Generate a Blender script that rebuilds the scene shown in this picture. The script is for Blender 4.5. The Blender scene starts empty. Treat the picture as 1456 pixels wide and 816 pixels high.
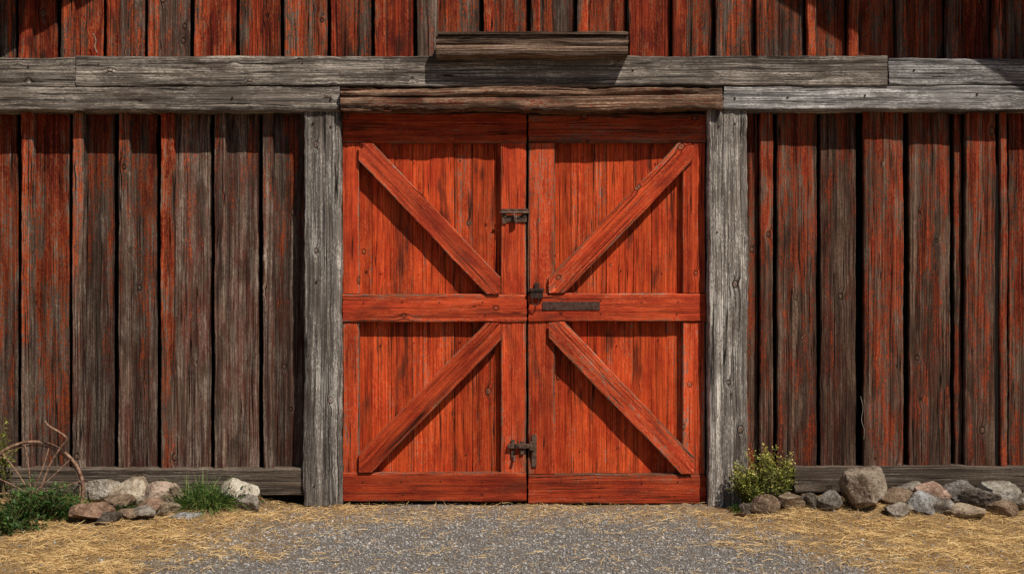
import bpy, bmesh, math, random
import numpy as np
from mathutils import Vector, noise, Matrix
random.seed(7); rng = np.random.default_rng(7)
col = bpy.context.scene.collection
F = 1700.0; D = 10.0; H = 1.8
def WX(px, y=0.0): return (px-728)*(D+y)/F
def WZ(py, y=0.0): return H+(408-py)*(D+y)/F
def sm(a, b, x):
    t = min(1, max(0, (x-a)/(b-a))); return t*t*(3-2*t)
def tag(o, label=None, cat=None, group=None, kind=None):
    if label: o['label'] = label
    if cat: o['category'] = cat
    if group: o['group'] = group
    if kind: o['kind'] = kind
    return o
def empty(name, loc=(0,0,0)):
    o = bpy.data.objects.new(name, None); col.objects.link(o); o.location = loc; return o

# ---------------------------------------------------------------- materials
class NT:
    def __init__(s, name):
        s.m = bpy.data.materials.new(name); s.m.use_nodes = True
        s.t = s.m.node_tree; s.t.nodes.clear()
        s.out = s.t.nodes.new('ShaderNodeOutputMaterial')
    def n(s, typ, **kw):
        x = s.t.nodes.new(typ)
        for k, v in kw.items(): setattr(x, k, v)
        return x
    def set(s, sock, v):
        if isinstance(v, bpy.types.NodeSocket): s.t.links.new(v, sock)
        elif v is not None:
            if hasattr(sock.default_value, '__len__') and isinstance(v, (tuple, list)) and len(v) == 3 and len(sock.default_value) == 4: v = (*v, 1)
            sock.default_value = v
    def M(s, op, a, b=None, c=None, clamp=False):
        x = s.n('ShaderNodeMath', operation=op, use_clamp=clamp)
        s.set(x.inputs[0], a)
        if b is not None: s.set(x.inputs[1], b)
        if c is not None: s.set(x.inputs[2], c)
        return x.outputs[0]
    def mr(s, v, a, b, c=0.0, d=1.0, smooth=True):
        x = s.n('ShaderNodeMapRange', interpolation_type='SMOOTHSTEP' if smooth else 'LINEAR')
        for i, q in enumerate((v, a, b, c, d)): s.set(x.inputs[i], q)
        return x.outputs[0]
    def mix(s, f, a, b, blend='MIX'):
        x = s.n('ShaderNodeMix', data_type='RGBA', blend_type=blend)
        s.set(x.inputs[0], f); s.set(x.inputs[6], a); s.set(x.inputs[7], b)
        return x.outputs[2]
    def comb(s, a, b, c):
        x = s.n('ShaderNodeCombineXYZ')
        for i, q in enumerate((a, b, c)): s.set(x.inputs[i], q)
        return x.outputs[0]
    def sep(s, v):
        x = s.n('ShaderNodeSeparateXYZ'); s.set(x.inputs[0], v); return x.outputs
    def noise(s, vec, scale=1.0, detail=2.0, rough=0.5):
        x = s.n('ShaderNodeTexNoise'); s.set(x.inputs['Vector'], vec)
        x.inputs['Scale'].default_value = scale; x.inputs['Detail'].default_value = detail
        x.inputs['Roughness'].default_value = rough
        return x.outputs[0]
    def attr(s, name):
        return s.n('ShaderNodeAttribute', attribute_name=name).outputs
    def bsdf(s, color, rough, normal=None, metal=0.0, spec=0.25):
        b = s.n('ShaderNodeBsdfPrincipled')
        s.set(b.inputs['Base Color'], color); s.set(b.inputs['Roughness'], rough)
        s.set(b.inputs['Metallic'], metal); b.inputs['Specular IOR Level'].default_value = spec
        if normal is not None: s.t.links.new(normal, b.inputs['Normal'])
        s.t.links.new(b.outputs[0], s.out.inputs[0]); return b
    def bump(s, h, strength, dist):
        b = s.n('ShaderNodeBump'); b.inputs['Strength'].default_value = strength
        b.inputs['Distance'].default_value = dist; s.set(b.inputs['Height'], h); return b.outputs[0]

def wood(name, pa, pb, wa, wb, wear, zf=0.0, bump=0.8, crack=1.0, rv=0.5, edge=0.1, pale=(.4,.36,.33), palea=0.4, lowv=1.2, zref=3.3, char=0.0, stain=0.0, streak=.3, fresh=None, fine=.8, knots=.5, soft=.05, wrp=.014):
    k = NT(name)
    g = k.attr('gc')[1]; r = k.sep(k.attr('rnd')[1])
    x, y, z = k.sep(g)
    wz = k.sep(k.n('ShaderNodeNewGeometry').outputs[0])[2]
    warp = k.M('MULTIPLY', k.M('SUBTRACT', k.noise(k.comb(k.M('MULTIPLY', x, 4), y, k.M('MULTIPLY', z, .8)), 1, 1), .5), wrp)
    vo = k.n('ShaderNodeTexVoronoi'); k.set(vo.inputs['Vector'], k.comb(k.M('MULTIPLY', x, 5.2), k.M('MULTIPLY', y, 2), k.M('MULTIPLY', z, 3.8)))
    vo.inputs['Scale'].default_value = 1.0
    vc = k.sep(vo.outputs['Color'])
    d = k.M('DIVIDE', vo.outputs['Distance'], k.mr(vc[1], 0, 1, .6, 1.5)); on = k.M('GREATER_THAN', vc[0], knots)
    fall = k.M('MULTIPLY', k.mr(d, .0, .26, 1, 0), on)
    core = k.M('MULTIPLY', k.mr(d, .05, .09, 1, 0), on)
    ring = k.M('MULTIPLY', k.mr(k.M('ABSOLUTE', k.M('SUBTRACT', d, .09)), .0, .022, 1, 0), on)
    heart = k.M('MULTIPLY', k.mr(d, .012, .03, 1, 0), on)
    xx = k.M('ADD', x, k.M('ADD', warp, k.M('MULTIPLY', fall, .024)))
    n1 = k.noise(k.comb(k.M('MULTIPLY', xx, 90), k.M('MULTIPLY', y, 30), k.M('MULTIPLY', z, 1.3)), 1, 4, .85)
    cn = k.noise(k.comb(k.M('MULTIPLY', xx, 26), k.M('MULTIPLY', y, 8), k.M('MULTIPLY', z, .35)), 1, 2, .5)
    cmask = k.mr(k.noise(k.comb(k.M('MULTIPLY', xx, 11), y, k.M('MULTIPLY', z, 1.6)), 1, 1), .46, .55)
    ck = k.M('MULTIPLY', k.mr(k.M('ABSOLUTE', k.M('SUBTRACT', cn, .5)), .003, .016, 1, 0), cmask)
    fn = k.noise(k.comb(k.M('MULTIPLY', xx, 66), k.M('MULTIPLY', y, 20), k.M('MULTIPLY', z, .75)), 1, 2, .6)
    fc = k.M('MULTIPLY', k.mr(k.M('ABSOLUTE', k.M('SUBTRACT', fn, .5)), .004, .032, 1, 0), k.mr(cn, .40, .58, .15, 1))
    low = k.noise(k.comb(k.M('MULTIPLY', xx, 12), y, k.M('MULTIPLY', z, 1.7)), 1, 4, .75)
    low2 = k.noise(k.comb(k.M('MULTIPLY', x, 6), y, k.M('MULTIPLY', z, 2.6)), 1, 3, .7)
    strk = k.noise(k.comb(k.M('MULTIPLY', xx, 24), y, k.M('MULTIPLY', z, .5)), 1, 3, .75)
    chips = k.noise(k.comb(k.M('MULTIPLY', xx, 95), k.M('MULTIPLY', y, 30), k.M('MULTIPLY', z, 34)), 1, 3, .85)
    w = k.M('ADD', wear, k.M('MULTIPLY', k.M('SUBTRACT', r[0], .5), rv))
    w = k.M('ADD', w, k.M('MULTIPLY', k.M('SUBTRACT', low, .5), lowv))
    w = k.M('ADD', w, k.M('MULTIPLY', k.M('SUBTRACT', n1, .5), .9))
    w = k.M('ADD', w, k.M('MULTIPLY', k.M('SUBTRACT', chips, .5), 1.5))
    w = k.M('ADD', w, k.M('MULTIPLY', k.M('SUBTRACT', zref, wz), zf))
    w = k.M('ADD', w, k.M('MULTIPLY', k.M('POWER', r[2], 6), edge))
    w = k.M('ADD', w, k.M('MULTIPLY', k.M('MAXIMUM', ck, k.M('MULTIPLY', fc, .5)), .3))
    w = k.M('ADD', w, k.M('MULTIPLY', core, .25))
    bare = k.mr(w, .5-soft, .5+soft)
    paint = k.mix(k.mr(low2, .35, .65), pa, pb)
    paint = k.mix(k.mr(n1, .36, .55, .5, 0), paint, tuple(c*.18 for c in pa))
    wd = k.mix(k.mr(n1, .36, .62), wb, wa)
    pm = k.M('MULTIPLY', k.mr(k.M('ADD', low2, k.M('MULTIPLY', k.M('SUBTRACT', chips, .5), 1.2)), .46, .62), palea)
    pm = k.M('MULTIPLY', pm, k.mr(n1, .42, .56))  # bleached fibres, with raised grain painted paler as lit highlights
    wd = k.mix(pm, wd, pale)
    if fresh:
        fm = k.M('MULTIPLY', k.mr(w, .28, .42), k.mr(w, .58, .46))
        paint = k.mix(k.M('MULTIPLY', fm, .65), paint, fresh)
    if stain: wd = k.mix(k.M('MULTIPLY', k.mr(low, .38, .60, 1, 0), stain), wd, tuple(c*.6 for c in pa))
    c = k.mix(bare, paint, wd)
    val = k.M('MULTIPLY', k.mr(r[1], 0, 1, .66, 1.28), k.mr(strk, .36, .62, 1-streak, 1.12))
    hv = k.n('ShaderNodeHueSaturation'); k.set(hv.inputs['Value'], val); k.set(hv.inputs['Color'], c)
    c = hv.outputs[0]
    if char:
        cm = k.mr(k.M('ADD', k.noise(k.comb(k.M('MULTIPLY', x, 7), y, k.M('MULTIPLY', z, 2.0)), 1, 2, .6), k.M('MULTIPLY', k.M('SUBTRACT', n1, .5), .8)), .57, .73, 0, char)
        c = k.mix(cm, c, (.035, .017, .011))
    c = k.mix(k.M('MULTIPLY', fc, fine), c, (.010, .006, .005))
    c = k.mix(k.M('MULTIPLY', ck, .95*crack), c, (.004, .003, .002))
    c = k.mix(k.M('MULTIPLY', core, .45), c, (.22, .12, .075))
    c = k.mix(k.M('MULTIPLY', k.M('MAXIMUM', ring, heart), .8), c, (.012, .008, .005))
    h = k.M('ADD', k.M('MULTIPLY', n1, 1.3), k.M('MULTIPLY', chips, 1.0))
    h = k.M('SUBTRACT', h, k.M('MULTIPLY', ck, 1.0*crack))
    h = k.M('SUBTRACT', h, k.M('MULTIPLY', fc, .7*fine))
    h = k.M('SUBTRACT', h, k.M('MULTIPLY', bare, .25))
    h = k.M('ADD', h, k.M('SUBTRACT', k.M('MULTIPLY', core, .5), k.M('MULTIPLY', ring, .7)))
    k.bsdf(c, k.mr(bare, 0, 1, .65, .9), k.bump(h, bump, .010), spec=.12)
    return k.m

MAT = {}
OR = (.58, .130, .034)
MAT['siding_left'] = wood('weathered_red_siding_left', (.16,.018,.010), (.34,.044,.016), (.200,.136,.102), (.055,.034,.025), .42, zf=.15, pale=(.46,.37,.31), palea=.5, rv=.6, lowv=1.6, stain=.6, fresh=OR, char=.7, streak=.5)
MAT['siding_right'] = wood('weathered_red_siding_right', (.16,.018,.010), (.30,.038,.016), (.185,.110,.078), (.058,.032,.022), .43, zf=.11, rv=.45, lowv=1.8, pale=(.38,.27,.20), palea=.45, stain=.65, fresh=(.50,.10,.030), char=.7, streak=.5)
MAT['siding_top'] = wood('weathered_red_siding_upper', (.18,.019,.010), (.40,.052,.018), (.155,.105,.080), (.048,.030,.022), .44, rv=.55, lowv=1.9, pale=(.38,.30,.25), palea=.4, stain=.6, fresh=OR, char=.85, streak=.5)
MAT['door'] = wood('red_door_paint', (.47,.046,.014), (.68,.093,.023), (.20,.075,.040), (.07,.027,.017), .18, rv=.22, lowv=1.25, bump=.7, char=.75, edge=.12, crack=.9, streak=.24, fine=.65, knots=.5, fresh=(.78,.135,.035))
MAT['door_frame'] = wood('red_door_frame_paint', (.40,.040,.014), (.61,.080,.023), (.28,.11,.058), (.10,.04,.024), .22, rv=.28, lowv=1.3, bump=.65, edge=.45, crack=1, streak=.26, char=.5, fine=.7, knots=.45, fresh=(.72,.12,.035))
MAT['grey'] = wood('grey_timber', (.3,.28,.27), (.36,.34,.33), (.235,.198,.172), (.085,.068,.057), 1.6, bump=.8, pale=(.54,.48,.425), palea=.75, knots=.3, streak=.55, char=.65)
MAT['sill'] = wood('brown_grey_sill_timber', (.3,.28,.27), (.36,.34,.33), (.19,.145,.112), (.075,.053,.041), 1.6, bump=.75, pale=(.37,.31,.26), palea=.5, streak=.45, char=.4)
MAT['post'] = wood('grey_post_timber', (.3,.28,.27), (.36,.34,.33), (.32,.28,.252), (.12,.098,.085), 1.6, bump=.85, pale=(.70,.65,.60), palea=.85, knots=.3, streak=.55, char=.55)
MAT['blue'] = wood('pale_blue_grey_timber', (.3,.28,.27), (.36,.34,.33), (.31,.295,.295), (.115,.105,.104), 1.6, bump=.8, pale=(.66,.635,.625), palea=.8, knots=.3, streak=.55, char=.5)
MAT['lintel'] = wood('split_lintel_timber', (.22,.040,.020), (.30,.065,.030), (.27,.155,.100), (.075,.034,.022), .68, bump=1.0, crack=1.2, pale=(.50,.35,.25), palea=.65, lowv=1.5, knots=.35, streak=.65, char=.85)
MAT['brown'] = wood('brown_timber', (.22,.045,.022), (.26,.07,.034), (.245,.155,.108), (.080,.045,.030), .98, bump=.95, crack=1.1, pale=(.44,.34,.27), palea=.5, streak=.5, char=.4)
def simple(name, c, rough=.8, metal=0.0, nz=(30, .5), c2=None, bump=.3):
    k = NT(name); p = k.n('ShaderNodeNewGeometry').outputs[0]
    n = k.noise(p, nz[0], 4, .6)
    k.bsdf(k.mix(k.mr(n, .35, .65), c, c2 or tuple(q*nz[1] for q in c)), rough, k.bump(n, bump, .004), metal)
    return k.m
MAT['iron'] = simple('rusty_iron', (.17,.10,.07), .6, .4, (45, .4), (.055,.035,.028), .6)
MAT['black_iron'] = simple('blackened_iron', (.03,.024,.022), .5, .4, (45, .5), (.08,.04,.026), .5)
MAT['plate'] = simple('dull_iron_plate', (.10,.055,.042), .65, .3, (30,.5), (.055,.024,.018), .5)
MAT['rust_hoop'] = simple('flaking_rust', (.32,.20,.14), .8, .1, (40,.5), (.13,.065,.04), .6)
MAT['cord'] = simple('pale_cord', (.28,.25,.21), .9)
MAT['dark'] = simple('gap_shade_black', (.008,.006,.005), .95)  # near-black colour stands in for deep shade behind boards and gaps
MAT['roof'] = simple('roof_shingles', (.09,.085,.08), .9, 0, (14,.5))

# ---------------------------------------------------------------- mesh accumulator
class Acc:
    def __init__(s): s.v = []; s.f = []; s.g = []; s.r = []
    def plank(s, a, b, w, t, yf, wear=None, amp=.003, wob=.003, crk=0.0, nu=8, ds=.03, clip=None, tip=0.0, bow=0.0, bv=.006, val=None):
        a = Vector((a[0], 0, a[1])); b = Vector((b[0], 0, b[1]))
        L = (b-a).length; l = (b-a)/L; u = Vector((l.z, 0, -l.x))
        off = Vector((random.uniform(0, 60), random.uniform(0, 60), random.uniform(0, 60)))
        r1 = random.random() if wear is None else wear; r2 = random.random() if val is None else val
        bv = min(bv, t*.3, w*.15)
        prof = [(-w/2, t, 2), (-w/2, bv, 1)]
        for i in range(nu+1): prof.append((-w/2+bv+(w-2*bv)*i/nu, 0, 0))
        prof += [(w/2, bv, 1), (w/2, t, 2)]
        ns = max(2, int(L/ds)); base = len(s.v); np_ = len(prof)
        for i in range(ns+1):
            q = i/ns
            for v, d, kd in prof:
                s0, s1 = 0, L
                if clip:
                    for dim, lo, hi in ((0, clip[0], clip[1]), (2, clip[2], clip[3])):
                        p0 = a[dim]+u[dim]*v
                        if abs(l[dim]) > 1e-6:
                            t0 = (lo-p0)/l[dim]; t1 = (hi-p0)/l[dim]
                            if t0 > t1: t0, t1 = t1, t0
                            s0 = max(s0, t0); s1 = min(s1, t1)
                    if s1 < s0: s0 = s1 = (s0+s1)/2
                sl = s0+(s1-s0)*q
                if tip and (i == 0 or i == ns): sl += tip*noise.noise(Vector((v*40, off.x, i)))
                vv = v; dd = d
                e = noise.noise(Vector((off.x+(5 if v > 0 else 0), sl*2.2, 1.3)))+.5*noise.noise(Vector((off.x+(5 if v > 0 else 0), sl*14, 7.3)))
                vv += wob*e*(abs(v)/(w/2))
                if kd < 2:
                    dd += amp*(noise.noise(Vector((vv*14+off.x, sl*2.5, off.y)))+.6*noise.noise(Vector((vv*45+off.x, sl*5, off.y))))
                    if crk:
                        c = abs(noise.noise(Vector((vv*9+off.y, sl*.4, off.z))))
                        dd += crk*max(0, 1-c*11)
                if bow: vv += bow*math.sin(math.pi*q)
                p = a+l*sl+u*vv
                s.v.append((p.x, yf+dd, p.z)); s.g.append((v+off.x, d+off.y, sl+off.z))
                s.r.append((r1, r2, abs(v)/(w/2), 1))
        for i in range(ns):
            for j in range(np_):
                k = (j+1) % np_
                s.f.append((base+i*np_+j, base+i*np_+k, base+(i+1)*np_+k, base+(i+1)*np_+j))
        s.f.append(tuple(base+j for j in range(np_))); e = base+ns*np_
        s.f.append(tuple(e+j for j in reversed(range(np_))))
        return s
    def box(s, x0, x1, y0, y1, z0, z1):
        b = len(s.v)
        for x in (x0, x1):
            for y in (y0, y1):
                for z in (z0, z1): s.v.append((x, y, z)); s.g.append((x, y, z)); s.r.append((.5, .5, 0, 1))
        for f in ((0,1,3,2),(4,6,7,5),(0,4,5,1),(2,3,7,6),(0,2,6,4),(1,5,7,3)): s.f.append(tuple(b+i for i in f))
        return s
    def poly(s, pts, faces):
        b = len(s.v)
        for p in pts: s.v.append(tuple(p)); s.g.append(tuple(p)); s.r.append((.5, .5, 0, 1))
        for f in faces: s.f.append(tuple(b+i for i in f))
        return s
    def tube(s, pts, r, n=8, taper=1.0):
        pts = [Vector(p) for p in pts]; b = len(s.v); m = len(pts)
        up = Vector((0.13, .9, .2)).normalized()
        for i, p in enumerate(pts):
            t = (pts[min(i+1, m-1)]-pts[max(i-1, 0)]).normalized()
            if abs(t.dot(up)) > .95: up = Vector((1, .1, 0)).normalized()
            u = t.cross(up).normalized(); w = t.cross(u)
            rr = r*(1+(taper-1)*i/(m-1))
            for j in range(n):
                an = 2*math.pi*j/n; q = p+(u*math.cos(an)+w*math.sin(an))*rr
                s.v.append(tuple(q)); s.g.append((j*r, 0, i*.02)); s.r.append((.5, .5, 0, 1))
        for i in range(m-1):
            for j in range(n): s.f.append((b+i*n+j, b+i*n+(j+1) % n, b+(i+1)*n+(j+1) % n, b+(i+1)*n+j))
        s.f.append(tuple(b+j for j in range(n))); s.f.append(tuple(b+(m-1)*n+j for j in reversed(range(n))))
        return s
    def build(s, name, mat, parent=None, sharp=38, bevel=0, recalc=True):
        me = bpy.data.meshes.new(name); me.from_pydata(s.v, [], s.f)
        a = me.attributes.new('gc', 'FLOAT_VECTOR', 'POINT'); a.data.foreach_set('vector', np.array(s.g, dtype=np.float32).ravel())
        a = me.attributes.new('rnd', 'FLOAT_COLOR', 'POINT'); a.data.foreach_set('color', np.array(s.r, dtype=np.float32).ravel())
        if recalc:
            bm = bmesh.new(); bm.from_mesh(me); bmesh.ops.recalc_face_normals(bm, faces=bm.faces); bm.to_mesh(me); bm.free()
        me.polygons.foreach_set('use_smooth', [True]*len(me.polygons)); me.set_sharp_from_angle(angle=math.radians(sharp))
        me.materials.append(mat)
        o = bpy.data.objects.new(name, me); col.objects.link(o)
        if parent: o.parent = parent
        if bevel:
            md = o.modifiers.new('bevel', 'BEVEL'); md.width = bevel; md.segments = 2
        return o
def spline(pts, n=8):
    out = []; P = [Vector(p) for p in pts]
    for i in range(len(P)-1):
        a = P[max(i-1, 0)]; b = P[i]; c = P[i+1]; d = P[min(i+2, len(P)-1)]
        for k in range(n):
            t = k/n
            out.append(.5*((2*b)+(c-a)*t+(2*a-5*b+4*c-d)*t*t+(3*b-a-3*c+d)*t**3))
    out.append(P[-1]); return out

# ---------------------------------------------------------------- BARN
barn = empty('barn', (0, 0, 0))
tag(barn, 'weathered red wooden barn front with grey posts and beam framing closed double doors', 'barn')
HW = 5.6; ZP = 7.39; TP = .62; PL, PR = -224, 1680
zb = WZ(668, -.05); ztop = WZ(150)
def vboard(acc, p0, p1, yf, wear, z0, z1, t=.03, amp=.003, ds=.03, val=None):
    x0 = WX(p0, yf); x1 = WX(p1, yf); xc = (x0+x1)/2
    acc.plank((xc, z0), (xc+random.uniform(-.006, .006), z1), x1-x0, t, yf, wear=wear, amp=amp, wob=.008, nu=max(3, int((x1-x0)/.035)), ds=ds, val=val)
A = Acc()
# (left px, right px, face depth, wear, tone): wide boards set back, narrow battens proud of them, toned lighter to read as lit strips between darker boards
Lb = [(-8,25,-.03,.3,.15),(30,46,-.10,.3,.8),(45,99,-.03,.2,.3),(103,118,-.105,.6,.85),(117,162,-.03,.6,.05),(168,183,-.10,.7,.8),(182,224,-.03,.5,.2),
      (229,247,-.105,.1,1.0),(246,300,-.04,.85,1.0),(305,319,-.11,.9,1.0),(318,369,-.035,.95,.7),(374,388,-.11,.8,.75),(387,436,-.03,.7,.05)]  # last board's dark tone paints in the shadow left of the post
for p0, p1, yf, w, vv in Lb: vboard(A, p0, p1, yf, w, zb, ztop, t=(.08 if yf < -.06 else .03), amp=.004 if yf < -.06 else .005, val=vv)
x = -12
while x > PL+60:
    vboard(A, x-58, x, -.03, random.random(), zb, ztop, ds=.08, val=.3); vboard(A, x-66, x-50, -.10, random.random(), zb, ztop, t=.07, ds=.08, val=.8); x -= 66
sl = A.build('wall_siding', MAT['siding_left'], barn); sl['label'] = 'grey-brown worn board and batten siding left of the doors'
A = Acc()
Rb = [(1058,1078,-.03,.35,.3),(1081,1099,-.085,.45,.6),(1105,1161,-.065,.55,.45),(1167,1217,-.045,.85,.25),(1228,1284,-.09,.4,.6),(1293,1351,-.065,.6,.5),
      (1358,1368,-.035,.45,.5),(1373,1415,-.09,.45,.55),(1422,1432,-.10,.3,.7),(1434,1482,-.045,.2,.5)]
for p0, p1, yf, w, vv in Rb: vboard(A, p0, p1, yf, w, zb, ztop, t=.05, amp=.005, val=vv)
x = 1486
while x < PR-40:
    vboard(A, x, x+56, random.choice((-.05, -.035)), random.random(), zb, ztop, ds=.08); x += 64
sr = A.build('wall_siding', MAT['siding_right'], barn); sr['label'] = 'red-brown board siding with dark gaps right of the doors'
A = Acc()
Ub = [(0,21,0),(26,44,1),(43,81,0),(86,104,1),(103,146,0),(151,168,1),(167,205,0),(210,224,1),(223,270,0),(275,291,1),(290,336,0),(341,352,1),(351,399,0),(404,420,1),(418,466,0),
      (471,484,1),(483,528,0),(533,549,1),(548,588,0),(593,622,1),(621,683,0),(688,702,1),(700,750,0),(755,768,1),(766,816,0),(821,836,1),(834,890,0),(895,902,1),(901,952,0),(957,975,1),(974,1013,0),(1018,1030,1),
      (1029,1072,0),(1077,1092,1),(1091,1143,0),(1148,1160,1),(1159,1202,0),(1207,1221,1),(1220,1271,0),(1276,1290,1),(1289,1341,0),(1346,1362,1),(1360,1408,0),(1413,1425,1),(1424,1470,0)]
x = 0
while x > PL+60: Ub.append((x-62, x-4, 0)); Ub.append((x-68, x-52, 1)); x -= 62
x = 1470
while x < PR-60: Ub.append((x-2, x+56, 0)); Ub.append((x, x+15, 1)); x += 62
zlo = WZ(92)
for p0, p1, k in Ub:
    xc = WX((p0+p1)/2); zt = ZP-TP*abs(xc)-.12
    w = random.random()
    if (p0, k) == (593, 1): w = 1.0
    z1 = min(4.35, zt-.06)
    vboard(A, p0, p1, -.09 if k else -.03, w, zlo, z1, t=.06 if k else .03, ds=.03, amp=.005, val=random.uniform(.5, 1) if k else random.uniform(.1, .8))
    A.plank((xc, z1-.01), (xc, zt), WX(p1)-WX(p0), .03, -.085 if k else -.026, wear=w, nu=2, ds=.2)
su = A.build('wall_siding', MAT['siding_top'], barn); su['label'] = 'flaking red board siding above the long grey beam'
B = Acc(); B.box(-HW, HW, .03, .12, 0.02, 3.65)
B.poly([(-HW, .03, 3.65), (HW, .03, 3.65), (0, .03, ZP-.15), (-HW, .12, 3.65), (HW, .12, 3.65), (0, .12, ZP-.15)], [(0,1,2),(3,5,4),(1,4,5,2),(0,2,5,3),(0,3,4,1)])
B.build('gap_shade_backing', MAT['dark'], barn)  # sheet behind the siding, coloured black so the gaps look shaded
S = Acc()
for sx in (-1, 1):
    S.box(sx*HW-.06, sx*HW+.06, -.02, 9, 0, 3.85)
S.box(-HW+.06, HW-.06, 8.9, 9, 0, 3.85)
S.build('side_wall', MAT['siding_right'], barn)
R_ = Acc()
for sx in (-1, 1):
    ex = sx*6.1; ez = ZP-TP*6.1
    pts = [(0, -.93, ZP), (ex, -.93, ez), (ex, 9.5, ez), (0, 9.5, ZP)]
    R_.poly(pts+[(p[0], p[1], p[2]+.12) for p in pts], [(0,1,2,3),(4,7,6,5),(0,4,5,1),(1,5,6,2),(2,6,7,3),(3,7,4,0)])
R_.build('roof', MAT['roof'], barn)

def hbeam(name, px0, px1, py0, py1, yf, t, mat, label=None, crk=.007, par=barn, wear=None, amp=.005, wob=.010, bv=.008, val=None):
    z1 = WZ(py0, yf); z0 = WZ(py1, yf); A = Acc()
    A.plank((WX(px0, yf), (z0+z1)/2), (WX(px1, yf), (z0+z1)/2), z1-z0, t, yf, wear=wear, amp=amp, wob=wob, crk=crk, nu=max(10, int((z1-z0)/.014)), ds=.025, tip=.01, bv=bv, val=val)
    o = A.build(name, mat, par, sharp=50)
    if label: o['label'] = label
    return o
YBM = -.245
hbeam('beam', PL, 107, 82, 123.5, YBM, .24, MAT['grey'], val=.45, wear=.5)
hbeam('beam', 108, 1262, 80, 122.5, YBM-.005, .24, MAT['grey'], 'long grey upper beam running over the lintel', val=.65, wear=.5)
hbeam('beam', 1264, PR, 83, 121.5, YBM, .24, MAT['blue'], 'bluish grey upper beam at the far right', val=.35, wear=.5)
hbeam('beam', PL, 483, 123.2, 157.5, YBM+.003, .23, MAT['grey'], 'grey lower beam over the left siding', val=.55, wear=.5)
hbeam('beam', 1029, PR, 121.8, 156, YBM+.003, .23, MAT['blue'], 'pale bluish grey lower beam over the right siding', val=.8, wear=.5)
hbeam('lintel', 484, 1028, 124.5, 156, -.29, .28, MAT['lintel'], 'split brown timber lintel above the doors', crk=.028, amp=.013, wob=.024, val=.8, wear=.5)
hbeam('hood_board', 620, 893, 50, 79, -.39, .36, MAT['brown'], 'brown weathered ledge board above the beam', crk=.014, amp=.007, wob=.016, val=.6, wear=.5)
hbeam('hood_cap', 622, 893, 45, 49.5, -.41, .38, MAT['brown'], crk=.004, amp=.004, wob=.006, wear=.5)
hbeam('sill_beam', PL, 432, 667, 704, -.17, .17, MAT['sill'])
hbeam('sill_beam', 1130, PR, 664, 701, -.17, .17, MAT['sill'])
hbeam('sill_beam', 1065, 1129, 668, 701, -.10, .10, MAT['sill'])
for a_, b_ in ((-HW, WX(436)), (WX(1058), HW)):
    FB = Acc(); FB.box(a_, b_, -.05, .03, -.05, WZ(700)); FB.build('footing', MAT['dark'], barn)
def post(px0, px1, py0, py1, yf, val):
    A = Acc(); x0 = WX(px0, yf); x1 = WX(px1, yf)
    A.plank(((x0+x1)/2, WZ(py1, yf)), ((x0+x1)/2, WZ(py0, yf)), x1-x0, .2, yf, amp=.005, wob=.014, crk=.009, nu=24, ds=.022, tip=.01, val=val, bv=.012)
    return A.build('post', MAT['post'], barn, sharp=50)
post(432, 485, 157, 719, -.215, .35)['label'] = 'grey cracked post left of the doors'
post(1008, 1063, 156, 720, -.22, .75)['label'] = 'pale grey knotty post right of the doors'

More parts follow.
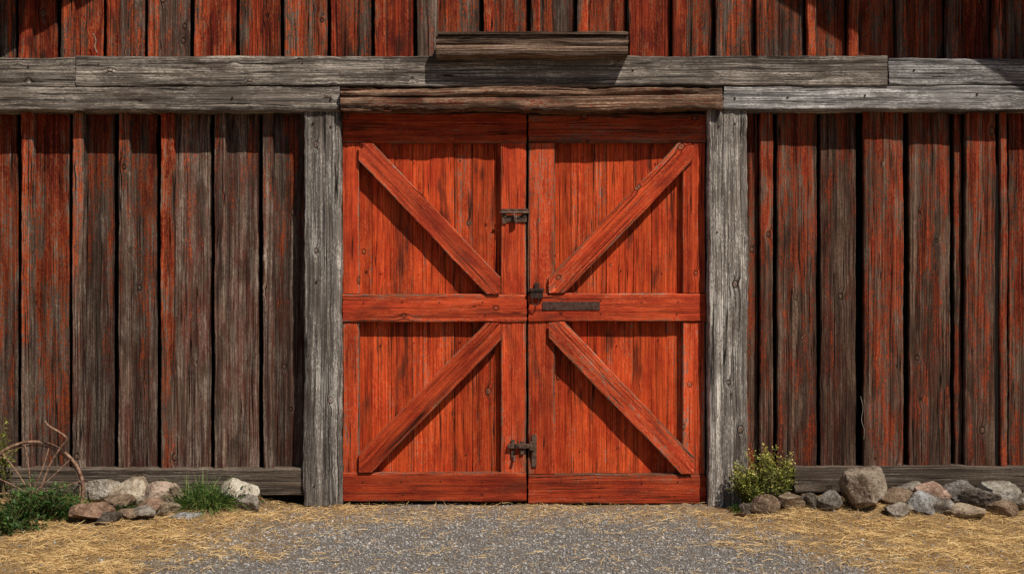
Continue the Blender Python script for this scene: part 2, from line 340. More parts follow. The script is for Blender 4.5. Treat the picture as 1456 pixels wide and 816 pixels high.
# ---------------------------------------------------------------- doors
def nail(px, py, y_, par, r=.006):
    N = Acc(); x = WX(px, y_); z = WZ(py, y_)
    N.tube([(x, y_+.012, z), (x, y_-.003, z), (x, y_-.005, z)], r, 7, .7); N.build('nail_head', MAT['black_iron'], par)
def door(side):
    o = empty('door', (0, 0, 0)); o.parent = barn
    yf = -.115; yp = -.04
    if side < 0:
        X0, X1 = 487, 749; stiles = [(487,510),(712,748)]; lab = 'left red door leaf'; top = (160,203); bot = (672,713); mid = (418,458)
        pl = [(506,529),(529,556),(556,587),(587,601),(601,646),(646,672),(672,703),(703,716)]
        braces = [((508,203),(712,417),(510,712,203,418)), ((508,670),(712,460),(510,712,458,672))]
    else:
        X0, X1 = 751, 1004; stiles = [(751,789),(971,1003)]; lab = 'right red door leaf'; top = (162,203); bot = (674,716); mid = (417,457)
        pl = [(786,812),(812,843),(843,862),(862,901),(901,926),(926,948),(948,975)]
        braces = [((781,417),(987,203),(780,987,203,417)), ((781,459),(987,671),(780,987,457,674))]
    P = Acc()
    for a, b in pl:
        vv = random.uniform(.3, .9); y_ = yp-random.uniform(0, .006)
        for (t0, t1) in ((top[1]-4, mid[0]+4), (mid[1]-4, bot[0]+4)):
            P.plank(((WX(a, y_)+WX(b, y_))/2, WZ(t1, y_)), ((WX(a, y_)+WX(b, y_))/2, WZ(t0, y_)), WX(b, y_)-WX(a, y_)-.003, .03, y_, amp=.0025, wob=.002, nu=6, ds=.03, bv=.003, val=vv)
    P.build('plank_panel', MAT['door'], o)
    k = Acc(); k.box(WX(X0)+.01, WX(X1)-.01, -.012, .015, WZ(712), WZ(160)); k.build('backing', MAT['dark'], o)
    for nm, (t0, t1), y_, vv in (('top_rail', top, yf, .35), ('middle_rail', mid, yf-.012, .65), ('bottom_rail', bot, yf-.006, .2)):
        hbeam(nm, X0+.5, X1-.5, t0, t1, y_, .075, MAT['door_frame'], crk=.003, par=o, amp=.003, wob=.006, val=vv)
    for a, b in stiles:
        for t0, t1 in ((top[1]+.6, mid[0]-.6), (mid[1]+.6, bot[0]-.6)):
            S_ = Acc(); S_.plank(((WX(a, yf)+WX(b, yf))/2, WZ(t1, yf)), ((WX(a, yf)+WX(b, yf))/2, WZ(t0, yf)), WX(b, yf)-WX(a, yf), .07, yf+.004, amp=.003, wob=.004, nu=8, crk=.002, val=random.uniform(.4, .8))
            S_.build('stile', MAT['door_frame'], o)
    yb = -.145
    for (a0, a1), (b0, b1), c in braces:
        ax, az, bx, bz = WX(a0, yb), WZ(a1, yb), WX(b0, yb), WZ(b1, yb)
        d = Vector((bx-ax, bz-az)).normalized()*.15
        cl = (WX(c[0], yb)+.002, WX(c[1], yb)-.002, WZ(c[3], yb)+.004, WZ(c[2], yb)-.004)
        Bc = Acc(); Bc.plank((ax-d.x, az-d.y), (bx+d.x, bz+d.y), .185, .095, yb, amp=.004, wob=.007, nu=12, crk=.004, clip=cl, val=.8 if side > 0 else .45)
        Bc.build('brace', MAT['door_frame'], o)
    for (t0, t1), y_ in ((top, yf), (mid, yf-.012), (bot, yf-.006)):
        for i, (a, b) in enumerate(pl[::2]):
            nail((a+b)/2+random.uniform(-3, 3), t0+12+random.uniform(-2, 2), y_-.002, o)
            if i % 2: nail((a+b)/2+random.uniform(-3, 3), t1-11, y_-.002, o)
    for a, b in pl[1:6:2]:
        for py in (231, 385, 486, 640): nail((a+b)/2+random.uniform(-6, 6), py+random.uniform(-6, 6), yp-.006, o, .006)
    o['label'] = lab
    return o
dl = door(-1); dr = door(1)
def bxp(acc, px0, px1, py0, py1, y0, y1):
    acc.box(WX(px0, y0), WX(px1, y0), y0, y1, WZ(py1, y0), WZ(py0, y0)); return acc
o_ = -.012
a = Acc(); bxp(a, 713, 751, 297, 301, -.113+o_, -.10+o_); bxp(a, 714, 720, 301, 318, -.112+o_, -.10+o_); bxp(a, 743, 749, 301, 316, -.112+o_, -.10+o_); bxp(a, 716, 748, 306, 316, -.109+o_, -.10+o_)
a.tube([(WX(711), -.137, WZ(304)), (WX(753), -.137, WZ(304))], .010, 10)
a.tube([(WX(731), -.137, WZ(304)), (WX(731), -.16, WZ(306)), (WX(732), -.167, WZ(316))], .008, 8)
for px in (719, 737, 746): a.tube([(WX(px), -.11, WZ(309)), (WX(px), -.132, WZ(309))], .011, 8)
a.tube([(WX(733, -.13), -.14, WZ(308)), (WX(733, -.13), -.144, WZ(319))], .016, 8)
a.build('sliding_bolt', MAT['iron'], dl, bevel=.0015)
a = Acc(); bxp(a, 722, 759, 631, 637, -.147, -.124); bxp(a, 727, 732, 625, 650, -.130, -.11); bxp(a, 740, 745, 627, 646, -.130, -.11)
a.tube([(WX(736), -.142, WZ(634)), (WX(736), -.172, WZ(630)), (WX(736), -.177, WZ(622))], .008, 8)
a.tube([(WX(731, -.12), -.13, WZ(645)), (WX(731, -.12), -.15, WZ(652))], .012, 8)
a.build('sliding_bolt', MAT['iron'], dl, bevel=.0015)
a = Acc(); bxp(a, 756, 763, 618, 664, -.122, -.105); bxp(a, 753, 760, 628, 640, -.15, -.115); a.build('bolt_keeper', MAT['iron'], dr, bevel=.002)
a = Acc(); bxp(a, 752, 774, 410, 414, -.17, -.12); bxp(a, 754, 772, 414, 424, -.16, -.125); bxp(a, 760, 767, 402, 410, -.135, -.117)
a.tube(spline([(WX(757, -.17), -.165, WZ(423)), (WX(757, -.17), -.17, WZ(430)), (WX(762, -.17), -.17, WZ(434)), (WX(766, -.17), -.168, WZ(429)), (WX(766, -.17), -.165, WZ(423))], 4), .005, 8)
a.build('hasp_lock', MAT['black_iron'], dr, bevel=.003)
a = Acc(); bxp(a, 771, 853, 429, 441, -.134, -.12)
for px in (776, 848): a.tube([(WX(px, -.13), -.13, WZ(437)), (WX(px, -.13), -.137, WZ(437))], .006, 8)
a.build('strap_plate', MAT['plate'], dr, bevel=.003)
a = Acc(); a.tube([(WX(489), -.14, WZ(182)), (WX(490), -.14, WZ(164))], .010, 8); a.tube(spline([(WX(490), -.14, WZ(166)), (WX(496), -.16, WZ(162)), (WX(499), -.16, WZ(168)), (WX(496), -.16, WZ(174))], 4), .006, 6); a.build('hinge', MAT['black_iron'], dl)
a = Acc(); a.tube(spline([(WX(139), -.105, WZ(52)), (WX(143), -.11, WZ(62)), (WX(141), -.11, WZ(70)), (WX(145), -.11, WZ(79))], 5), .004, 6); a.build('frayed_cord', MAT['cord'], barn)
a = Acc(); a.tube(spline([(WX(1219), -.095, WZ(562)), (WX(1222), -.10, WZ(578)), (WX(1220), -.10, WZ(595)), (WX(1224), -.10, WZ(610)), (WX(1223), -.10, WZ(622))], 6), .0025, 6); a.build('loose_wire', MAT['cord'], barn)
for px, py in ((40,95),(140,92),(300,98),(430,90),(470,140),(200,142),(330,139),(900,100),(1040,98),(1045,140),(1120,139),(1230,136),(1300,100),(1390,134),(1420,100),(560,100)):
    nail(px, py, YBM-.003, barn, .010)
for px, py in ((445,175),(470,180),(450,400),(447,690),(1022,180),(1045,176),(1020,330),(1040,560),(1050,700)):
    nail(px, py, -.22, barn, .009)

# ---------------------------------------------------------------- GROUND
def hgt(x, y):
    if abs(x) > 30 or abs(y) > 30: return 0.0
    e = sm(1.75, 2.3, abs(x))*sm(-1.15, -.45, y)
    return .085*e+.012*noise.noise(Vector((x*2.3, y*2.3, 0)))+.008*noise.noise(Vector((x*9, y*9, 3)))
def axis(lo, hi, st, far):
    c = list(np.arange(lo, hi+1e-6, st)); s = st; a = c[0]; L = []
    while a > -far: s *= 1.5; a -= s; L.append(a)
    s = st; b = c[-1]; Rr = []
    while b < far: s *= 1.5; b += s; Rr.append(b)
    return L[::-1]+c+Rr
xs = axis(-6, 6, .05, 600); ys = axis(-4.5, .1, .04, 600)
gv = [(x, y, hgt(x, y)) for y in ys for x in xs]; nx = len(xs)
gf = [(j*nx+i, j*nx+i+1, (j+1)*nx+i+1, (j+1)*nx+i) for j in range(len(ys)-1) for i in range(nx-1)]
gm = bpy.data.meshes.new('ground'); gm.from_pydata(gv, [], gf); gm.polygons.foreach_set('use_smooth', [True]*len(gf))
ground = bpy.data.objects.new('ground', gm); col.objects.link(ground); ground['kind'] = 'structure'
k = NT('ground_gravel_and_straw'); p = k.n('ShaderNodeNewGeometry').outputs[0]; X, Y, Z = k.sep(p)
nb = k.noise(p, 1.6, 4, .7)
edge = k.M('ADD', k.M('SUBTRACT', k.M('ABSOLUTE', X), k.M('ADD', 1.3, k.M('MULTIPLY', Y, -.42))), k.M('MULTIPLY', k.M('SUBTRACT', nb, .5), 2.8))
sm_ = k.mr(edge, -.7, .6)
v = k.n('ShaderNodeTexVoronoi'); k.set(v.inputs['Vector'], p); v.inputs['Scale'].default_value = 110
gcol = k.mix(k.sep(v.outputs['Color'])[0], (.145,.13,.12), (.27,.25,.235))
gcol = k.mix(k.mr(v.outputs['Distance'], .3, .7, 0, .5), gcol, (.075,.062,.052))
nf = k.noise(p, 40, 4, .7)
scol = k.mix(k.mr(nf, .35, .65), (.16,.095,.042), (.44,.285,.13))  # straw bed darkened in colour to stand in for shadows between strands
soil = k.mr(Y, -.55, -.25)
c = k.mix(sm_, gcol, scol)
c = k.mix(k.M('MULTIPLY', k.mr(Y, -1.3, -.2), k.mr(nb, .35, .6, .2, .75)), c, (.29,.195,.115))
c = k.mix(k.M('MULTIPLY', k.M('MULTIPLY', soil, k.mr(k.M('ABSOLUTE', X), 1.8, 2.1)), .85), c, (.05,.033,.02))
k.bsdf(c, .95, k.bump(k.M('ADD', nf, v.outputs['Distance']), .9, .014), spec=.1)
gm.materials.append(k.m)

def numpy_mesh(name, V, Fc, R, mat, parent=None, smooth=False):
    me = bpy.data.meshes.new(name); nv = len(V); nf_ = len(Fc); q = Fc.shape[1]
    me.vertices.add(nv); me.vertices.foreach_set('co', V.astype(np.float32).ravel())
    me.loops.add(nf_*q); me.loops.foreach_set('vertex_index', Fc.astype(np.int32).ravel())
    me.polygons.add(nf_); me.polygons.foreach_set('loop_start', np.arange(0, nf_*q, q, dtype=np.int32))
    me.update(calc_edges=True)
    a = me.attributes.new('rnd', 'FLOAT_COLOR', 'POINT'); a.data.foreach_set('color', R.astype(np.float32).ravel())
    if smooth: me.polygons.foreach_set('use_smooth', [True]*nf_)
    me.materials.append(mat); me.validate()
    o = bpy.data.objects.new(name, me); col.objects.link(o)
    if parent: o.parent = parent
    return o
hv_ = np.vectorize(hgt)
def nz(x, y, s, o=0): return np.array([noise.noise(Vector((a*s, b*s, o))) for a, b in zip(x, y)])
def straw_mask(x, y):
    n = nz(x, y, 1.3)*.8+nz(x, y, 4, 2)*.7+nz(x, y, 11, 4)*.5
    return np.clip((np.abs(x)-(1.28-.42*y)+n)/1.2+.5, 0, 1)
def cmat(name, ramp, rough=.9, transl=0.0, spec=.15):
    k = NT(name); r = k.attr('rnd')[0]
    cr = k.n('ShaderNodeValToRGB'); k.set(cr.inputs[0], k.sep(r)[0]); e = cr.color_ramp.elements
    e[0].position = 0; e[0].color = (*ramp[0], 1); e[1].position = 1; e[1].color = (*ramp[-1], 1)
    for i, cc in enumerate(ramp[1:-1]): q = e.new((i+1)/(len(ramp)-1)); q.color = (*cc, 1)
    if transl:
        d = k.bsdf(cr.outputs[0], rough, spec=spec); t = k.n('ShaderNodeBsdfTranslucent'); k.set(t.inputs[0], cr.outputs[0])
        m = k.n('ShaderNodeMixShader'); m.inputs[0].default_value = transl
        k.t.links.new(d.outputs[0], m.inputs[1]); k.t.links.new(t.outputs[0], m.inputs[2]); k.t.links.new(m.outputs[0], k.out.inputs[0])
    else: k.bsdf(cr.outputs[0], rough, spec=spec)
    return k.m
bm = bmesh.new(); bmesh.ops.create_icosphere(bm, subdivisions=1, radius=1)
IV = np.array([v.co[:] for v in bm.verts]); IF = np.array([[v.index for v in f.verts] for f in bm.faces]); bm.free()
n = 85000
gx = rng.uniform(-4.6, 4.6, n); gy = rng.uniform(-3.2, -.12, n)
keep = rng.random(n) > straw_mask(gx, gy)*.93
keep &= rng.random(n) < np.clip(.3+(-gy)*.6, 0, 1)
gx, gy = gx[keep], gy[keep]; n = len(gx)
sz = rng.gamma(2.3, .0016, n)+.002; sz = np.clip(sz, .002, .014)
an = rng.uniform(0, 6.28, n); st = rng.uniform(.6, 1.3, (n, 3)); st[:, 2] *= .7
V = IV[None]*st[:, None, :]*sz[:, None, None]*rng.uniform(.8, 1.15, (n, len(IV), 1))
ca, sa = np.cos(an)[:, None], np.sin(an)[:, None]
V = np.stack([V[..., 0]*ca-V[..., 1]*sa+gx[:, None], V[..., 0]*sa+V[..., 1]*ca+gy[:, None], V[..., 2]+(hv_(gx, gy)+sz*.15)[:, None]], -1)
Fc = (IF[None]+(np.arange(n)*len(IV))[:, None, None]).reshape(-1, 3)
Rr = np.repeat(np.stack([rng.random(n)]*3+[np.ones(n)], -1), len(IV), 0)
g = numpy_mesh('gravel', V.reshape(-1, 3), Fc, Rr, cmat('gravel_stones', [(.10,.095,.095), (.185,.18,.178), (.245,.225,.21), (.27,.265,.265), (.48,.45,.42)]))
tag(g, 'loose grey gravel spread across the drive in front of the doors', 'gravel', kind='stuff')
def blades(x, y, z, L, w, az, el, curl, r):
    n = len(x); S = 4; t = np.linspace(0, 1, S)[None, :]
    dx, dy = np.cos(az)[:, None], np.sin(az)[:, None]
    ang = el[:, None]-curl[:, None]*t
    h = np.cumsum(np.concatenate([np.zeros((n, 1)), np.cos(ang[:, 1:])], 1), 1)*(L[:, None]/(S-1))
    v = np.cumsum(np.concatenate([np.zeros((n, 1)), np.sin(ang[:, 1:])], 1), 1)*(L[:, None]/(S-1))
    cx = x[:, None]+dx*h; cy = y[:, None]+dy*h; cz = z[:, None]+v
    ww = w[:, None]*(1-.85*t**1.5)/2
    tw = rng.uniform(-.9, .9, n)[:, None]
    ox, oy, oz = -dy*ww*np.cos(tw), dx*ww*np.cos(tw), ww*np.sin(tw)
    A_ = np.stack([cx-ox, cy-oy, cz-oz], -1); B_ = np.stack([cx+ox, cy+oy, cz+oz], -1)
    V = np.concatenate([A_, B_], 1)
    f = np.array([[i, i+1, S+i+1, S+i] for i in range(S-1)])
    return V.reshape(-1, 3), (f[None]+(np.arange(n)*2*S)[:, None, None]).reshape(-1, 4), np.repeat(np.stack([r]*3+[np.ones(n)], -1), 2*S, 0)
n = 210000
x = rng.uniform(-4.8, 4.8, n); y = rng.uniform(-3.2, -.1, n)
clump = np.clip((nz(x, y, 4.5, 9)+.6*nz(x, y, 12, 3)+.18)*2.4, 0, 1)
m = straw_mask(x, y); m = m**1.2*(.14+.86*clump)
near = np.clip((y+1.6)/1.0, 0, 1)*.30*np.clip(nz(x, y, 2.2, 5)*3+.7, 0, 1)
bed = (np.abs(x) > 2.0) & (y > -.5)
keep = rng.random(n) < np.maximum(m, np.maximum(near, .05))*np.where(bed, .2, 1)
x, y, clump = x[keep], y[keep], clump[keep]; n = len(x)
V, Fc, Rr = blades(x, y, hv_(x, y)+rng.uniform(0, .024, n)*clump, rng.uniform(.025, .13, n), rng.uniform(.002, .0045, n), rng.uniform(0, 6.28, n), rng.uniform(-.05, .42, n), rng.uniform(.0, .8, n), np.clip(rng.random(n)*.8+.25*clump, 0, 1))
s_ = numpy_mesh('straw', V, Fc, Rr, cmat('dry_straw', [(.26,.145,.055), (.50,.315,.135), (.66,.45,.20), (.80,.60,.31)], .7, .12))
tag(s_, 'dry golden straw and cut grass strewn along the barn foot', 'straw', kind='stuff')

# ---------------------------------------------------------------- ROCKS
def rockmat():
    k = NT('field_stone'); oi = k.n('ShaderNodeObjectInfo'); tc = k.n('ShaderNodeTexCoord').outputs['Object']
    off = k.n('ShaderNodeVectorMath', operation='ADD'); k.set(off.inputs[0], tc); k.set(off.inputs[1], k.comb(k.M('MULTIPLY', oi.outputs['Random'], 50), 0, 0))
    p = off.outputs[0]; n1 = k.noise(p, 11, 6, .7); n2 = k.noise(p, 50, 4, .65); n3 = k.noise(p, 150, 2, .5)
    base = oi.outputs['Color']
    c = k.mix(k.mr(n1, .38, .62), base, k.mix(1.0, base, (.42,.37,.33), 'MULTIPLY'))
    c = k.mix(k.mr(n2, .52, .68, 0, .45), c, (.40,.35,.30))
    c = k.mix(k.mr(n2, .46, .34, 0, .6), c, (.03,.024,.02))
    c = k.mix(k.mr(n3, .55, .7, 0, .5), c, (.04,.035,.03))
    k.bsdf(c, .88, k.bump(k.M('ADD', k.M('MULTIPLY', n1, 2.2), k.M('ADD', k.M('MULTIPLY', n2, 1.2), k.M('MULTIPLY', n3, .3))), .9, .016), spec=.15)
    return k.m
RM = rockmat()
bm = bmesh.new(); bmesh.ops.create_icosphere(bm, subdivisions=5, radius=1)
SV = np.array([v.co[:] for v in bm.verts]); SF = [tuple(v.index for v in f.verts) for f in bm.faces]; bm.free()
def rock(px, pyt, wpx, Y, c, label, seed, planes=11, tilt=0, group=None, dscale=.9):
    r = np.random.default_rng(seed); P = SV.copy()
    for _ in range(planes):
        nn = r.normal(size=3); nn /= np.linalg.norm(nn); cc = r.uniform(.48, .82)
        d = P@nn-cc; P -= np.outer(np.maximum(d, 0)*.94, nn)
    o = Vector(r.uniform(0, 90, 3))
    dsp = np.array([.08*noise.noise(Vector(p)*1.6+o)+.05*noise.noise(Vector(p)*4.5+o)-.05*abs(noise.noise(Vector(p)*7+o))+.025*noise.noise(Vector(p)*13+o) for p in P])
    P = P*(1+dsp)[:, None]
    ct, st_ = math.cos(tilt), math.sin(tilt)
    P = np.stack([P[:, 0]*ct-P[:, 2]*st_, P[:, 1], P[:, 0]*st_+P[:, 2]*ct], -1)
    P -= (P.max(0)+P.min(0))/2; P /= (P.max(0)-P.min(0))
    x = WX(px, Y); w = wpx*1.06*(D+Y)/F; zt = WZ(pyt, Y); zb_ = hgt(x, Y)-.025
    P = P*np.array([w, w*dscale, max(zt-zb_, .03)])
    base = np.array([x, Y, zb_])
    P[:, 2] += (zt-zb_)/2
    me = bpy.data.meshes.new('rock'); me.from_pydata([tuple(p) for p in P], [], SF); me.polygons.foreach_set('use_smooth', [True]*len(SF)); me.materials.append(RM)
    ob = bpy.data.objects.new('rock', me); col.objects.link(ob); ob.location = base; ob.color = (*c, 1)
    tag(ob, label, 'rock', group)
GL, GR = 'stones heaped left of the doors', 'stones lined up right of the doors'
tan = (.42,.33,.24); cream = (.58,.49,.38); grey = (.31,.275,.235); dark = (.13,.11,.092); redb = (.31,.19,.13); blue = (.38,.385,.40); pink = (.52,.35,.27); brown = (.26,.18,.125)
LR = [(119,682,40,-.42,grey,'small grey stone at the left end of the back row beside the rusty wheel'),
 (149,679,46,-.46,(.46,.41,.35),'light grey rounded stone just left of the big cream rock'),
 (188,677,64,-.50,cream,'big cream tan angular rock topping the left heap'),
 (229,683,58,-.60,(.50,.38,.30),'sloping pinkish tan rock right of the big cream rock'),
 (172,702,46,-.66,brown,'shaded brown stone below the big cream rock'),
 (213,706,44,-.70,redb,'reddish stone wedged below the sloping pinkish rock'),
 (131,713,60,-.86,redb,'low reddish brown rock nearest the green weeds'),
 (155,727,36,-.94,dark,'small dark stone in front of the low reddish rock'),
 (184,721,32,-.86,brown,'little brown stone in front of the left heap centre'),
 (203,718,42,-.82,grey,'grey rounded stone in front of the left heap'),
 (238,713,36,-.74,tan,'small tan stone at the right foot of the left heap'),
 (266,727,46,-.80,blue,'flat pale blue-grey slab lying in front of the grass tuft'),
 (341,679,52,-.45,(.66,.60,.51),'pale whitish rounded rock right of the grass tuft'),
 (353,702,34,-.58,grey,'small grey stone at the foot of the pale whitish rock')]
RR = [(1086,700,42,-.62,brown,'brown rounded stone under the yellow-green bush'),
 (1064,714,26,-.60,dark,'tiny dark stone beside the right post'),
 (1125,700,36,-.60,tan,'small tan stone second from the bush'),
 (1151,700,30,-.62,dark,'narrow dark upright stone left of the charcoal one'),
 (1178,696,38,-.66,(.20,.18,.16),'pointed charcoal stone left of the big boulder'),
 (1227,663,64,-.64,(.34,.275,.215),'biggest grey-tan boulder standing at the right sill'),
 (1276,692,50,-.52,(.30,.21,.145),'brown stone right of the big boulder'),
 (1294,684,36,-.34,grey,'small grey stone tucked against the right sill'),
 (1279,713,42,-.74,grey,'low grey stone in front of the brown one by the boulder'),
 (1311,697,40,-.70,blue,'light blue-grey upright angular stone in the right row'),
 (1325,684,50,-.44,pink,'flat pinkish stone on the back of the right row'),
 (1343,707,42,-.72,(.35,.32,.29),'mid grey stone between the blue-grey and tan ones'),
 (1365,679,48,-.42,(.25,.23,.22),'mottled dark grey rounded stone against the right sill'),
 (1374,716,58,-.80,tan,'low tan slab at the front of the right row'),
 (1393,692,58,-.62,(.16,.135,.115),'dark slanted wedge-shaped stone in the right row'),
 (1421,684,54,-.46,(.42,.39,.34),'pale grey angular rock near the right picture edge'),
 (1424,711,42,-.78,brown,'low brown stone in front of the pale grey angular rock'),
 (1452,698,42,-.66,(.32,.28,.24),'grey-brown stone at the right end of the row')]
for i, (a_, b_, c_, d_, e_, f_) in enumerate(LR): rock(a_, b_, c_, d_, e_, f_, 100+i, group=GL, tilt=(-.3 if i == 3 else 0))
for i, (a_, b_, c_, d_, e_, f_) in enumerate(RR): rock(a_, b_, c_, d_, e_, f_, 231+i, group=GR, tilt=(-.5 if 'slanted' in f_ else 0), planes=(8 if 'boulder' in f_ else 11), dscale=.8)

# ---------------------------------------------------------------- PLANTS
def leaves(P, L, W, az, el, r):
    n = len(P); d = np.stack([np.cos(az)*np.cos(el), np.sin(az)*np.cos(el), np.sin(el)], -1)
    s = np.stack([-np.sin(az), np.cos(az), rng.uniform(-.5, .5, n)], -1); s /= np.linalg.norm(s, axis=1)[:, None]
    up = np.cross(d, s)
    A_ = P; M_ = P+d*L[:, None]*.45-up*L[:, None]*.06; T = P+d*L[:, None]-up*L[:, None]*.12
    l = M_+s*W[:, None]/2+up*W[:, None]*.2; rr = M_-s*W[:, None]/2+up*W[:, None]*.2
    V = np.stack([A_, l, T, rr, M_], 1).reshape(-1, 3)
    f = np.array([[0, 1, 4], [1, 2, 4], [2, 3, 4], [3, 0, 4]])
    return V, (f[None]+(np.arange(n)*5)[:, None, None]).reshape(-1, 3), np.repeat(np.stack([r]*3+[np.ones(n)], -1), 5, 0)
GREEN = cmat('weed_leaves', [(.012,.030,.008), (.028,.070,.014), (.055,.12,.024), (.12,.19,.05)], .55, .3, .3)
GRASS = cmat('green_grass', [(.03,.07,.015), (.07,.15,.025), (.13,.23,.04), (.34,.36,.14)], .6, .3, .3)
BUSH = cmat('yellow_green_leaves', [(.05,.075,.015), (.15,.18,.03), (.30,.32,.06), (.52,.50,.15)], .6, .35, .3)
STEM = cmat('plant_stems', [(.10,.08,.04), (.16,.14,.06)], .8)
FLOW = cmat('yellow_blossom', [(.60,.50,.10), (.78,.70,.28)], .7, .3)
def shrub(name, label, cat, cx, cy, rx, ry, ht, nst, nl, lsz, lm, flowers=0, spread=.5, lumpy=0, sig=.012):
    o = empty(name, (cx, cy, hgt(cx, cy))); tag(o, label, cat)
    S = Acc(); tips = []
    for i in range(nst):
        a = random.uniform(0, 6.28); q = math.sqrt(random.random()); hh = ht*random.uniform(.45, 1)*(1-.35*q*q)
        bx, by = math.cos(a)*q*rx, math.sin(a)*q*ry
        if lumpy: hh *= max(.15, .75+1.3*lumpy*noise.noise(Vector(((cx+bx)*7, (cy+by)*7, 5))))
        b0 = (bx*(1-spread), by*(1-spread)); z0 = hgt(cx+b0[0], cy+b0[1])-hgt(cx, cy)-.01
        pts = spline([(b0[0], b0[1], z0), (b0[0]+(bx-b0[0])*.35+random.uniform(-.01, .01), b0[1]+(by-b0[1])*.35, z0+hh*.5), (bx, by, z0+hh)], 5)
        S.tube(pts, .0035, 5, .4); tips.append(pts)
        if random.random() < .7:
            k_ = len(pts)//2; p = pts[k_]; e = p+Vector((random.uniform(-.06, .06), random.uniform(-.06, .06), hh*random.uniform(.2, .45)))
            pp = [p, (p+e)/2+Vector((random.uniform(-.01,.01),0,0)), e]; S.tube(pp, .0025, 4, .4); tips.append(pp)
    st = S.build('stems', STEM, o)
    P = []
    for _ in range(nl):
        t = random.choice(tips); f = random.random()**.6*(len(t)-1); i = min(int(f), len(t)-2); p = Vector(t[i]).lerp(Vector(t[i+1]), f-i)
        P.append(p+Vector(rng.normal(0, sig, 3)))
    P = np.array([tuple(p) for p in P]); P[:, 2] = np.maximum(P[:, 2], -.02)
    L = rng.uniform(.5, 1.5, nl)*lsz
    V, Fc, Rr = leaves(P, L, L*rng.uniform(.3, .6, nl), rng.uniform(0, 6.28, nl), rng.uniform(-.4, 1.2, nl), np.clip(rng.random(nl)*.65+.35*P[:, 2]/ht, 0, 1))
    numpy_mesh('leaves', V, Fc, Rr, lm, o)
    if flowers:
        P = np.array([tuple(Vector(t[-1])+Vector(rng.normal(0, .015, 3))) for t in random.choices(tips, k=flowers)])
        L = np.full(flowers, .014); V, Fc, Rr = leaves(P, L, L*.9, rng.uniform(0, 6.28, flowers), rng.uniform(-.2, 1.2, flowers), rng.random(flowers))
        numpy_mesh('flowers', V, Fc, Rr, FLOW, o)['kind'] = 'stuff'
    return o
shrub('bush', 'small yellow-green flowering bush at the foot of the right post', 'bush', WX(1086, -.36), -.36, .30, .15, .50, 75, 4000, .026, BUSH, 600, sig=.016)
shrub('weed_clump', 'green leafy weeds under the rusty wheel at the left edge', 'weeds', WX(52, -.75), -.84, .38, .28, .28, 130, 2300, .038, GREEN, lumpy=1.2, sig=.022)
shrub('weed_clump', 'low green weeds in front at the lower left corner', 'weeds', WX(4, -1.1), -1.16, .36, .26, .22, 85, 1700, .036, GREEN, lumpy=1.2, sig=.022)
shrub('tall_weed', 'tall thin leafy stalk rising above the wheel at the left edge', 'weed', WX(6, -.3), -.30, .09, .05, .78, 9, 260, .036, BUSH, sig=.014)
shrub('weed_clump', 'small green sprigs between stones left of the whitish rock', 'weeds', WX(172, -.9), -.76, .14, .05, .11, 30, 450, .022, GREEN)
def tuft(label, cx, cy, rx, ry, n, h, nl=None):
    o = empty('grass_tuft', (cx, cy, hgt(cx, cy))); tag(o, label, 'grass tuft')
    a = rng.uniform(0, 6.28, n); q = np.sqrt(rng.random(n)); x = np.cos(a)*q*rx*.6; y = np.sin(a)*q*ry*.6
    z = hv_(x+cx, y+cy)-hgt(cx, cy)-.01
    V, Fc, Rr = blades(x, y, z, rng.uniform(.35, 1.15, n)*h, rng.uniform(.004, .009, n), np.where(rng.random(n) < .6, a, rng.uniform(0, 6.28, n)), rng.uniform(.6, 1.55, n), rng.uniform(.1, 1.8, n), rng.random(n))
    numpy_mesh('blades', V, Fc, Rr, GRASS, o)
    nl = nl or n//2; P = np.stack([rng.normal(0, rx*.48, nl), rng.normal(0, ry*.45, nl), rng.uniform(.01, h*.6, nl)], -1); L = rng.uniform(.015, .045, nl)
    V, Fc, Rr = leaves(P, L, L*.5, rng.uniform(0, 6.28, nl), rng.uniform(-.2, .9, nl), rng.random(nl)*.9)
    numpy_mesh('leaves', V, Fc, Rr, GREEN, o)
tuft('bushy green grass tuft between the pinkish rock and whitish rock', WX(290, -.6), -.58, .31, .16, 1000, .27, 500)
tuft('sparse green grass blades among the weeds at the left edge', WX(88, -.8), -.78, .20, .14, 450, .22, 150)
tuft('tiny green tuft at the foot of the right post', WX(1050, -.35), -.42, .07, .05, 160, .09)

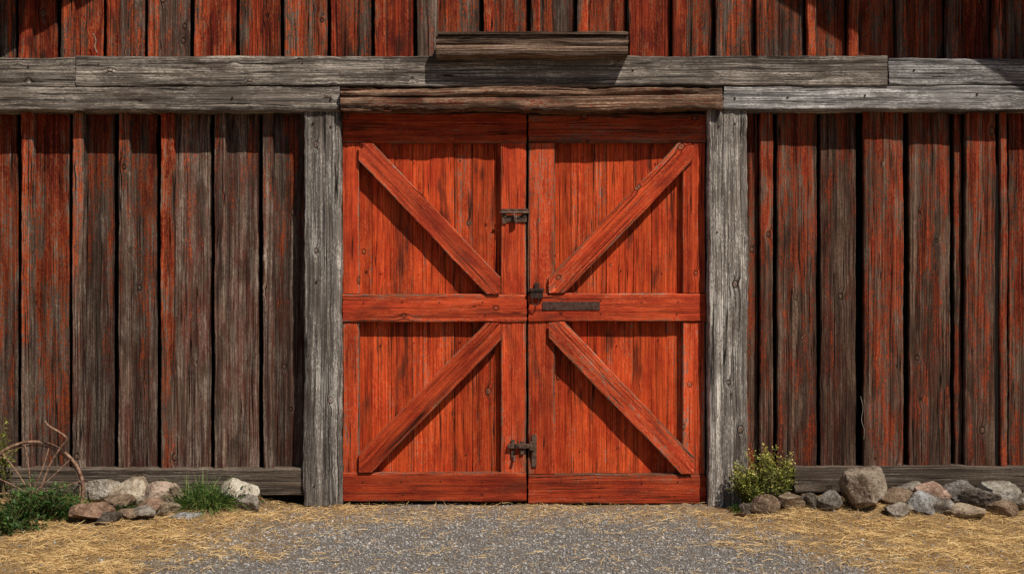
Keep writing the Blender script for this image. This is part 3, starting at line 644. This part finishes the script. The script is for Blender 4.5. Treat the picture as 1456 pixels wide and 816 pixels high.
# ---------------------------------------------------------------- RUSTY WHEEL
YH = -.55
def hp(px, py, y=YH): return (WX(px, y), y, WZ(py, y))
CX, CZ = WX(44, YH), WZ(703, YH); RW = 74*(D+YH)/F
hoop = empty('broken_wheel', (CX, YH, 0)); tag(hoop, 'rusty iron wheel rim with thin spokes half sunk in weeds at the left sill', 'wheel rim')
def hpart(name, pts, r, n=8):
    A = Acc(); A.tube([Vector(p)-Vector(hoop.location) for p in (spline(pts, n) if n else pts)], r, 10); return A.build(name, MAT['rust_hoop'], hoop)
def wp(deg, rr=1.0, dy=0):
    a = math.radians(deg); lean = .12*math.sin(a)*RW*rr
    return (CX+RW*rr*math.cos(a)*(1+.02*math.sin(3*a)), YH+lean+dy, CZ+RW*rr*math.sin(a))
hpart('rim', [wp(d) for d in range(-22, 203, 5)], .0125, 0)
hpart('rim', [wp(d, .93, .015) for d in range(-15, 196, 5)], .006, 0)
hpart('hub', [(CX, YH-.04, CZ), (CX, YH+.05, CZ)], .035, 0)
for d_ in (12, 40, 68, 97, 124, 152, 178): hpart('spoke', [wp(d_, .06), wp(d_+random.uniform(-2, 2), .5), wp(d_+3, .98)], .0055, 4)
hpart('bent_rod', [hp(63,598,-.6),hp(70,606,-.6),hp(84,614,-.6),hp(95,624,-.58),hp(88,634,-.56),hp(74,655),hp(64,678),hp(56,702)], .009)

# ---------------------------------------------------------------- light, camera
Ld = Vector((-.72, 1.0, -1.6)).normalized()
sd = bpy.data.lights.new('sun', 'SUN'); sd.energy = 5.0; sd.angle = math.radians(.5); sd.color = (1, .92, .79)
so = bpy.data.objects.new('sun', sd); col.objects.link(so); so.rotation_euler = Ld.to_track_quat('-Z', 'Y').to_euler(); so.location = (4, -6, 12)
w = bpy.data.worlds.new('World'); bpy.context.scene.world = w; w.use_nodes = True; nt = w.node_tree
bg = nt.nodes['Background']; sk = nt.nodes.new('ShaderNodeTexSky'); sk.sky_type = 'NISHITA'; sk.sun_disc = False
sk.sun_elevation = math.asin(-Ld.z); sk.sun_rotation = math.atan2(-Ld.x, -Ld.y)
nt.links.new(sk.outputs[0], bg.inputs[0]); bg.inputs[1].default_value = .05
sc = bpy.context.scene; sc.view_settings.view_transform = 'Standard'; sc.view_settings.look = 'None'; sc.view_settings.exposure = 0
cd = bpy.data.cameras.new('camera'); cam = bpy.data.objects.new('camera', cd); col.objects.link(cam); sc.camera = cam
cam.location = (0, -D, H); cam.rotation_euler = (math.radians(90), 0, 0); cd.sensor_width = 36; cd.lens = 36*F/1456; cd.clip_end = 2000
